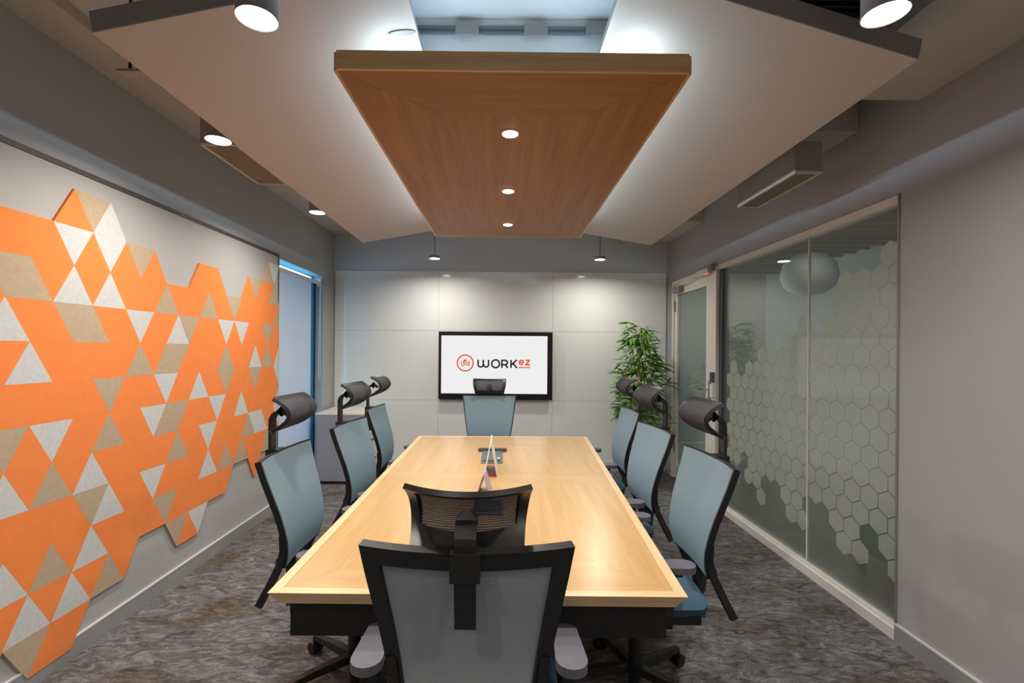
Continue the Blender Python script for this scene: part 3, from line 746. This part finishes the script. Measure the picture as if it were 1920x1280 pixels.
stroke('logo_mark', M_logoorg, [[Q(190, 270), Q(192, 345)] + QA(232, 350, 38, 180, 20, 12) + [Q(262, 290)] + QA(282, 285, 24, 180, 360, 10) + [Q(308, 345)] + QA(342, 345, 34, 180, 0, 12) + [Q(376, 270)],
                                [Q(232, 350), Q(245, 280)] + QA(284, 282, 40, 190, 330, 10), [Q(345, 345), Q(350, 290)], [Q(345, 395), Q(372, 365)]], 8, tv)
stroke('logo_letter', M_logoblk, [[Q(590, 240), Q(590, 350)] + QA(652, 352, 62, 180, 20, 14) + [Q(715, 240)], [Q(722, 352)] + QA(782, 355, 58, 170, 0, 14) + [Q(840, 240)]], 15, tv)
stroke('logo_letter', M_logoblk, [arc(733, 498, 36, 0, 360, 30)], 15, tv)
stroke('logo_letter', M_logoblk, [[(791, 536), (791, 466), (822, 466)] + arc(822, 486, 20, -90, 90, 10) + [(791, 506)], [(822, 506), (846, 536)]], 15, tv)
stroke('logo_letter', M_logoblk, [[(875, 460), (875, 536)], [(928, 460), (880, 506)], [(894, 494), (930, 536)]], 15, tv)
stroke('logo_letter', M_logoorg, [[(950, 484), (992, 484)] + arc(971, 484, 20, 0, -320, 20)], 13, tv)
stroke('logo_letter', M_logoorg, [[(1010, 464), (1044, 464), (1012, 505), (1050, 505)]], 15, tv)
stroke('logo_underline', M_logoorg, [[(945, 531), (1050, 531)]], 10, tv)

# ------------------------------------------------------------------ conference table
TC = [(-0.66, 1.352), (0.54, 1.347), (0.705, 3.835), (-0.65, 3.815)]
ZT = 0.75
tb = thing('conference_table', 'long light wooden conference table with black underframe', 'table', (0, 2.6, 0))
def inset(cs, d):
    c = sum((Vector(p) for p in cs), Vector((0, 0))) / 4
    out = []
    for i in range(4):
        p = Vector(cs[i]); a = (Vector(cs[i - 1]) - p).normalized(); b_ = (Vector(cs[(i + 1) % 4]) - p).normalized()
        out.append(tuple(p + (a + b_) * d))
    return out
ins = inset(TC, 0.032); low = inset(TC, 0.028)
for i in range(4):
    j = (i + 1) % 4
    mb = MB(); ax = 'X' if i % 2 == 0 else 'Y'
    q = [TC[i], TC[j], ins[j], ins[i]]; lo_ = [low[i], low[j], ins[j], ins[i]]
    mb.add([(p[0], p[1], ZT - 0.044) for p in lo_] + [(p[0], p[1], ZT) for p in q], [(3, 2, 1, 0), (4, 5, 6, 7), (0, 1, 5, 4), (1, 2, 6, 5), (2, 3, 7, 6), (3, 0, 4, 7)])
    mb.build('edging', M_te[ax], tb)
MB().prism(inset(TC, 0.034), ZT - 0.043, ZT - 0.006).build('core_board', M_te['X'], tb)
TI = inset(TC, 0.0325)
va, vb_ = 0.455, 0.545
def tp(uv, ax, name='veneer'): piece(TI, uv, ZT - 0.0055, ZT - 0.001, name, M_tw[ax], tb, 0.0006)
tp([(0, 0), (1, 0), (0.5, 0.23)], 'X')
tp([(0, 0), (0.5, 0.23), (0.5, va), (0, va)], 'Y'); tp([(0.5, 0.23), (1, 0), (1, va), (0.5, va)], 'Y')
tp([(0, va), (1, va), (1, vb_), (0, vb_)], 'X', 'cross_band')
tp([(0, 1), (0.5, 0.77), (1, 1)], 'X')
tp([(0, vb_), (0.5, vb_), (0.5, 0.77), (0, 1)], 'Y'); tp([(0.5, vb_), (1, vb_), (1, 1), (0.5, 0.77)], 'Y')
q = [(-0.60, 1.425), (0.485, 1.42), (0.62, 3.755), (-0.575, 3.735)]
for a, (x0, y0, x1, y1) in enumerate(((-0.625, 1.425, 0.505, 1.445), (-0.625, 3.715, 0.66, 3.735), (-0.50, 1.4455, -0.48, 3.7145), (0.36, 1.4455, 0.38, 3.7145))):
    rbox(x0, x1, y0, y1, 0.585, ZT - 0.0445).build('apron', M_blackm, tb)
for y in (1.95, 3.3):
    for x in (-0.2, 0.16):
        rbox(x - 0.05, x + 0.05, y - 0.03, y + 0.03, 0.03, ZT - 0.0445).build('leg', M_blackm, tb, 0.005)
    rbox(-0.3, 0.26, y - 0.04, y + 0.04, 0.0, 0.0295).build('foot_beam', M_blackm, tb, 0.006)
rbox(-0.06, 0.02, 1.981, 3.269, 0.56, 0.64).build('spine_beam', M_blackm, tb, 0.005)

# things on the table
def power_box(label, cx, y0, y1, wdt, lid):
    e = thing('table_socket_box', label, 'socket box', (cx, y0, ZT))
    rbox(cx - wdt / 2, cx + wdt / 2, y0, y1, ZT - 0.0008, ZT + 0.006).build('cover_plate', M_mgrey if lid else M_dgrey, e, 0.002)
    rbox(cx - wdt / 2 + 0.012, cx + wdt / 2 - 0.012, y0 + 0.03, y0 + 0.05, ZT + 0.0062, ZT + 0.008).build('finger_slot', M_black, e)
    if lid:
        rbox(cx - 0.098, cx + 0.098, y1 + 0.002, y1 + 0.03, ZT - 0.0008, ZT + 0.022).build('raised_lid', M_dgrey, e, 0.003)
        rbox(cx + 0.035, cx + 0.05, y0 + 0.1, y0 + 0.13, ZT + 0.0062, ZT + 0.009).build('white_plug', M_white, e)
power_box('grey socket box with raised lid at the far half of the table', -0.048, 2.91, 3.24, 0.135, True)
power_box('dark socket plate on the table just beyond the nearest headrest', -0.05, 2.0, 2.19, 0.13, False)
def tent(label, cx, y0, y1, half, h, skew, m_out, m_in, base):
    e = thing('tent_card', label, 'tent card', (cx, y0, ZT))
    for s_ in (-1, 1):
        mb = MB()
        A = (cx + s_ * half, y0, ZT + 0.0005); B = (cx + s_ * half + skew, y1, ZT + 0.0005); T1 = (cx + s_ * 0.002, y0, ZT + h); T2 = (cx + s_ * 0.002 + skew, y1, ZT + h)
        o = 0.0025 * s_
        vs = [A, B, T2, T1] + [(p[0] - o, p[1], p[2]) for p in (A, B, T2, T1)]
        mb.add(vs, [(0, 1, 2, 3), (7, 6, 5, 4), (0, 4, 5, 1), (1, 5, 6, 2), (2, 6, 7, 3), (3, 7, 4, 0)])
        mb.build('side_panel', m_out, e)
        mb = MB(); q = lambda p, t: (p[0] - o * 1.3, p[1] + t, p[2])
        f = 0.55
        A2 = Vector(A).lerp(Vector(T1), 0.04); T3 = Vector(A).lerp(Vector(T1), f); B2 = Vector(B).lerp(Vector(T2), 0.04); T4 = Vector(B).lerp(Vector(T2), f)
        vs = [q(A2, .004), q(B2, -.004), q(T4, -.004), q(T3, .004)]; vs += [(p[0] - o * 0.3, p[1], p[2]) for p in vs]
        mb.add(vs, [(0, 1, 2, 3), (7, 6, 5, 4), (0, 4, 5, 1), (1, 5, 6, 2), (2, 6, 7, 3), (3, 7, 4, 0)])
        mb.build('printed_lining', m_in, e)
    if base:
        rbox(cx - half + 0.004, cx + half - 0.004, y0 + 0.01, y0 + 0.05, ZT + 0.0008, ZT + 0.003).build('bottom_flap', m_in, e)
tent('white folded tent card with red inside standing mid table', -0.047, 2.60, 2.86, 0.036, 0.185, 0.0, M_card, M_red, True)
tent('small lilac tent card standing nearest the camera on the table', -0.078, 2.30, 2.40, 0.03, 0.09, 0.012, M_cardg, M_cardg, False)

# ------------------------------------------------------------------ office chairs
PROF = [(-0.318, 1.000), (-0.300, 0.93), (-0.278, 0.86), (-0.256, 0.79), (-0.240, 0.72), (-0.232, 0.66), (-0.236, 0.61), (-0.25, 0.56)]
def prof_y(z):
    for (a, za), (c, zc) in zip(PROF, PROF[1:]):
        if zc <= z <= za: return c + (a - c) * (z - zc) / (za - zc)
    return PROF[0][0] if z > 1 else PROF[-1][0]
def back_pt(u, v):
    """u -1..1 across, v 0 bottom .. 1 top"""
    z = 0.56 + 0.44 * v
    hw = 0.175 + 0.070 * (v ** 0.8)
    y = prof_y(z) - 0.035 * (1 - u * u) * (0.4 + 0.6 * v) + 0.01
    return (u * hw, y, z + 0.004 * u * u)
meshes = {}
def chair_mesh(key, fn, m):
    if key not in meshes: meshes[key] = fn().mesh(key if isinstance(key, str) else key[0], m)
    return meshes[key]
def m_frame():
    NU, NV = 24, 20
    return MB().grid(lambda u, v: back_pt(2 * u - 1, v), NU, NV, 0.022, hole=lambda i, j: 2 <= i < NU - 2 and 1 <= j < NV - 2)
def m_backmesh():
    return MB().grid(lambda u, v: [a + b_ for a, b_ in zip(back_pt((2 * u - 1) * 0.96, 0.02 + 0.97 * v), (0, 0.0135, 0))], 18, 16, 0.004)
def m_rear():
    return MB().grid(lambda u, v: [a + b_ for a, b_ in zip(back_pt((2 * u - 1) * 0.955, 0.02 + 0.965 * v), (0, 0.004, 0))], 18, 16, 0.003)
def m_tail(s_):
    mb = MB()
    p = [(s_ * 0.188, -0.232, 0.70), (s_ * 0.180, -0.232, 0.64), (s_ * 0.178, -0.244, 0.585), (s_ * 0.186, -0.268, 0.53), (s_ * 0.198, -0.296, 0.47), (s_ * 0.206, -0.318, 0.425)]
    return mb.sweep(p, [(-0.011, -0.013), (0.011, -0.013), (0.011, 0.013), (-0.011, 0.013)], up=(0, 1, 0))
def m_yoke():
    mb = MB()
    mb.sweep([(-0.18, -0.252, 0.585), (-0.09, -0.268, 0.555), (0, -0.272, 0.548), (0.09, -0.268, 0.555), (0.18, -0.252, 0.585)], [(-0.012, -0.018), (0.012, -0.018), (0.012, 0.018), (-0.012, 0.018)])
    mb.sweep([(0, -0.270, 0.55), (0, -0.27, 0.45), (0, -0.20, 0.38), (0, -0.04, 0.375)], [(-0.035, -0.014), (0.035, -0.014), (0.035, 0.014), (-0.035, 0.014)], up=(0, 0, 1))
    return mb
def head_pt(hz):
    def f(u, v):
        a = (v - 0.5) * 2           # -1..1 bottom to top
        x = u * (0.150 - 0.018 * (1 - v))
        y = -0.262 - 0.070 * (a - 0.05) ** 2 + 0.046 * (u * u - 0.35)
        z = hz + 0.073 * a + 0.006 * u * u + 0.010 * u * u * (1 - v)
        return (x, y, z)
    return f
def m_headframe(hz):
    NU, NV = 24, 14; f = head_pt(hz)
    return MB().grid(lambda u, v: f(2 * u - 1, v), NU, NV, 0.013, hole=lambda i, j: 2 <= i < NU - 2 and 4 <= j < NV - 1)
def m_headmesh(hz):
    f = head_pt(hz)
    return MB().grid(lambda u, v: [a + b_ for a, b_ in zip(f((2 * u - 1) * 0.97, 0.03 + 0.94 * v), (0, 0.0085, 0))], 20, 12, 0.003)
def m_post(hz):
    yb = prof_y(0.98) - 0.045
    y0_ = yb - 0.010; rr = (-0.292 - y0_) / 1.81; zt = max(hz + 0.012, 1.03)
    path = [(0, yb + 0.012, 0.83), (0, yb - 0.006, 0.93), (0, yb - 0.010, 1.0), (0, y0_, zt - rr)]
    for i in range(1, 9):
        a = PI * 0.8 * i / 8
        path.append((0, y0_ + rr * (1 - math.cos(a)), zt - rr + rr * math.sin(a)))
    return MB().sweep(path, [(-0.024, -0.006), (0.024, -0.006), (0.024, 0.006), (-0.024, 0.006)], up=(0, 1, 0))
def m_clamp():
    yb = prof_y(0.98) - 0.045
    return MB().box(-0.033, 0.033, yb - 0.024, yb + 0.028, 0.945, 1.008)
def m_seat():
    def f(u, v):
        x = (2 * u - 1); y = (2 * v - 1)
        r = max(abs(x), abs(y)); h = 0.012 * (1 - min(1, (abs(x)) ** 4)) - 0.020 * max(0, y) ** 4
        s_ = 1 - 0.05 * (x * x * y * y)
        return (x * 0.235 * s_, y * 0.235 * s_ + 0.02, 0.476 + h - 0.018 * (max(abs(x), abs(y)) ** 10))
    return MB().grid(f, 20, 20, 0.05)
def m_pan(): return MB().box(-0.215, 0.215, -0.19, 0.23, 0.405, 0.4405).box(-0.09, 0.09, -0.12, 0.12, 0.345, 0.4045)
def m_armpad():
    o = []
    w0, w1, L0, L1 = 0.041, 0.034, -0.145, 0.055
    for i in range(9): a = -PI + PI * i / 8; o.append((w0 * math.cos(a), L0 + 0.041 + 0.041 * math.sin(a)))
    for i in range(7): a = PI * i / 6; o.append((w1 * math.cos(a), L1 - 0.02 + 0.02 * math.sin(a)))
    return MB().prism(o, 0.636, 0.660)
def m_armpost(s_):
    mb = MB()
    mb.sweep([(-s_ * 0.06, -0.03, 0.425), (s_ * 0.0, -0.03, 0.43), (s_ * 0.005, -0.03, 0.47), (0, -0.035, 0.56), (0, -0.04, 0.628)], [(-0.03, -0.012), (0.03, -0.012), (0.03, 0.012), (-0.03, 0.012)], up=(s_, 0, 0.01))
    mb.box(-0.026, 0.026, -0.09, 0.03, 0.622, 0.6355)
    return mb
def m_lift(): return MB().lathe([(0.014, 0.20), (0.014, 0.346)], n=14)
def m_sleeve(): return MB().lathe([(0.027, 0.075), (0.027, 0.20), (0.024, 0.232), (0.015, 0.232)], n=16)
def m_leg(): 
    return MB().sweep([(0.02, 0, 0.105), (0.15, 0, 0.095), (0.30, 0, 0.075)], [(-0.024, -0.018), (0.024, -0.018), (0.018, 0.014), (-0.018, 0.014)], [1.0, 0.85, 0.6])
def m_caster():
    mb = MB()
    for s_ in (-1, 1):
        n = 16
        vs = [(0.30 + 0.027 * math.cos(2 * PI * i / n), s_ * 0.009 + d, 0.0275 + 0.027 * math.sin(2 * PI * i / n)) for d in (0, s_ * 0.016) for i in range(n)]
        mb.add(vs, [tuple(range(n)), tuple(range(n, 2 * n))] + [(i, (i + 1) % n, n + (i + 1) % n, n + i) for i in range(n)])
    mb.box(0.29, 0.31, -0.008, 0.008, 0.02, 0.072)
    return mb
def chair(label, x, y, rz, hz=1.16, dz=0.0, arm=0.0):
    e = thing('office_chair', label, 'office chair', (x, y, 0), 'blue-grey mesh office chairs around the table')
    e.rotation_euler = (0, 0, rz)
    def part(name, key, fn, m, loc=(0, 0, 0), rot=0.0, par=None):
        o = bpy.data.objects.new(name, chair_mesh(key, fn, m)); C.objects.link(o); o.parent = par or e
        o.location = loc; o.rotation_euler = (0, 0, rot); return o
    u = (0, 0, dz)
    part('backrest_frame', 'backrest_frame', m_frame, M_black, u)
    part('backrest_mesh', 'backrest_mesh', m_backmesh, M_mesh, u)
    part('rear_liner', 'rear_liner', m_rear, M_rear, u)
    part('back_yoke', 'back_yoke', m_yoke, M_black, u)
    part('headrest_post', ('headrest_post', hz), lambda: m_post(hz), M_black, u)
    part('headrest_clamp', 'headrest_clamp', m_clamp, M_black, u)
    hf = part('headrest_frame', ('headrest_frame', hz), lambda: m_headframe(hz), M_black, u)
    part('headrest_mesh', ('headrest_mesh', hz), lambda: m_headmesh(hz), M_hmesh, (0, 0, 0), 0, hf)
    part('seat', 'seat', m_seat, M_seat, u)
    part('seat_pan', 'seat_pan', m_pan, M_black, u)
    for s_ in (-1, 1):
        part('frame_tail', ('frame_tail', s_), lambda: m_tail(s_), M_black, u)
        ap = part('arm_post', ('arm_post', s_), lambda: m_armpost(s_), M_black, (s_ * 0.262, arm, dz))
        part('armrest_pad', 'armrest_pad', m_armpad, M_pad, (0, 0, 0), 0, ap)
    part('gas_lift', 'gas_lift', m_lift, M_chrome, u)
    part('lift_sleeve', 'lift_sleeve', m_sleeve, M_black)
    for k in range(5):
        a = 2 * PI * k / 5 + 0.3
        lg = part('base_leg', 'base_leg', m_leg, M_black, (0, 0, 0), a)
        part('caster', 'caster', m_caster, M_black, (0, 0, 0), 0, lg)
    return e
chair('office chair nearest the camera with its back turned to us', -0.073, 1.40, 0.0, 1.052, 0.0, -0.085)
chair('office chair at the far table end in front of the television', -0.095, 4.03, PI, 1.075, 0.025)
chair('nearest office chair on the orange wall side of the table', -0.63, 2.08, -PI / 2)
chair('middle office chair on the orange wall side of the table', -0.60, 2.83, -PI / 2 - 0.10)
chair('farthest office chair on the orange wall side, before the grey cabinet', -0.635, 3.60, -PI / 2)
chair('nearest office chair on the glass partition side of the table', 0.585, 2.02, PI / 2)
chair('middle office chair on the glass partition side of the table', 0.60, 2.74, PI / 2 + 0.08)
chair('farthest office chair on the glass side, in front of the potted bamboo', 0.675, 3.55, PI / 2)

# ------------------------------------------------------------------ cabinet by the window
cb = thing('filing_cabinet', 'low grey filing cabinet with white top in the back left corner', 'cabinet', (-1.68, 5.3, 0))
cx0, cx1, cy0, cy1 = -1.95, -1.44, 5.05, 5.62
rbox(cx0, cx1, cy0, cy1, 0.03, 0.735).build('body', M_cab, cb, 0.003)
rbox(cx0 + 0.01, cx1 - 0.01, cy0 + 0.01, cy1 - 0.01, 0, 0.0295).build('plinth', M_black, cb)
rbox(cx0 - 0.008, cx1 + 0.025, cy0 - 0.008, cy1, 0.7355, 0.758).build('top', M_cabtop, cb, 0.003)
for z0, z1 in ((0.04, 0.26), (0.27, 0.49), (0.50, 0.725)):
    d_ = rbox(cx1 + 0.0005, cx1 + 0.018, cy0 + 0.008, cy1 - 0.008, z0, z1).build('drawer', M_cabtop, cb, 0.002)
    rbox(cx1 + 0.0185, cx1 + 0.03, cy0 + 0.2, cy1 - 0.2, z1 - 0.06, z1 - 0.045).build('handle', M_black, d_)

# ------------------------------------------------------------------ potted bamboo
pb = (1.55, 5.2)
pl = thing('potted_bamboo', 'bushy green potted bamboo beside the glass door', 'potted plant', (pb[0], pb[1], 0))
MB().lathe([(0.12, 0.0), (0.14, 0.02), (0.17, 0.34), (0.175, 0.36), (0.155, 0.36), (0.15, 0.31), (0.02, 0.31)], pb[0], pb[1], 28).build('pot', M_dgrey, pl)
MB().lathe([(0.148, 0.312), (0.14, 0.325), (0.02, 0.33)], pb[0], pb[1], 20).build('soil', M_soil, pl)
leafm = []
for m_ in (M_leaf, M_leaf2):
    def lf_(u, v):
        wv_ = 0.5 * math.sin(PI * min(1, (v * 0.97 + 0.03) ** 0.75)) * 0.026
        return ((2 * u - 1) * wv_, v * 0.13, -0.045 * v * v - 0.006 * abs(2 * u - 1) * -1)
    leafm.append(MB().grid(lf_, 2, 6, 0.0008).mesh('leaf', m_))
stems = []
for k, (dx, dy, h, bx, by) in enumerate(((-0.03, 0.0, 1.62, -0.02, 0.0), (0.03, 0.02, 1.72, 0.03, 0.0), (0.0, -0.03, 1.45, -0.05, -0.05), (0.05, -0.02, 1.3, 0.09, 0.02), (-0.06, 0.02, 1.25, -0.12, 0.0))):
    path = [(pb[0] + dx + bx * (t / 8) ** 2, pb[1] + dy + by * (t / 8) ** 2, 0.31 + (h - 0.31) * t / 8) for t in range(9)]
    stem = MB().tube(path, [0.011 - 0.0009 * t for t in range(9)], 8).build('stem', M_stem, pl)
    stems.append((stem, path))
count = 0
rnd = random.Random(11)
for (stem, path) in stems:
    nb = 13
    for bi in range(nb):
        t = 2.2 + 5.8 * (bi + rnd.random() * 0.6) / nb
        i0 = min(7, int(t)); p0 = Vector(path[i0]).lerp(Vector(path[i0 + 1]), min(1, t - i0))
        a = rnd.uniform(0, 2 * PI); el = rnd.uniform(0.15, 0.75); ln = rnd.uniform(0.10, 0.30) * (1.15 - 0.35 * (t / 8))
        d = Vector((math.cos(a) * math.cos(el), math.sin(a) * math.cos(el) * 0.75, math.sin(el)))
        p1 = p0 + d * ln; p1.z -= 0.02
        if p1.x > 1.93: p1.x = 1.93
        MB().tube([tuple(p0), tuple(p0.lerp(p1, 0.5) + Vector((0, 0, 0.015))), tuple(p1)], [0.003, 0.0022, 0.0015], 5).build('twig', M_stem, stem)
        for q in range(5):
            if count >= 298: break
            base_ = p0.lerp(p1, 0.55 + 0.11 * q)
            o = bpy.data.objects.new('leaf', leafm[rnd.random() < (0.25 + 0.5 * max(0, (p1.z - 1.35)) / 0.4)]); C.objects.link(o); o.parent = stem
            o.location = base_ - pl.location - stem.location
            yaw = math.atan2(d.y, d.x) - PI / 2 + (q - 2) * 0.65 + rnd.uniform(-0.3, 0.3)
            o.rotation_euler = (rnd.uniform(-0.5, 0.75), rnd.uniform(-0.6, 0.6), yaw)
            s_ = rnd.uniform(1.0, 1.5); o.scale = (s_, s_, s_)
            count += 1

fm = MB(); rnd = random.Random(5)
for k in range(620):
    t = rnd.random(); z = 0.62 + 1.08 * t
    rad = (0.25 - 0.11 * abs(t - 0.35) / 0.65) * math.sqrt(rnd.random())
    a = rnd.uniform(0, 2 * PI); c = Vector((pb[0] + rad * math.cos(a) - 0.02, pb[1] + rad * 0.8 * math.sin(a), z))
    yaw = a - PI / 2 + rnd.uniform(-0.7, 0.7)
    Rm = Matrix.Rotation(yaw, 3, 'Z') @ Matrix.Rotation(rnd.uniform(-0.7, 0.6), 3, 'X') @ Matrix.Rotation(rnd.uniform(-0.6, 0.6), 3, 'Y')
    ln = rnd.uniform(0.09, 0.16); wd = rnd.uniform(0.009, 0.014)
    P = [(0, 0, 0), (wd, 0.35 * ln, 0.0), (0, 0.4 * ln, -0.004), (-wd, 0.35 * ln, 0.0), (0, ln, -0.035)]
    fm.add([c + Rm @ Vector(p) for p in P], [(0, 1, 2), (0, 2, 3), (1, 4, 2), (2, 4, 3)])
fo = fm.build('foliage', M_leaf, pl); fo['kind'] = 'stuff'

for o in C.objects:
    if o.type == 'MESH' and not o.data.materials: print('no material', o.name)
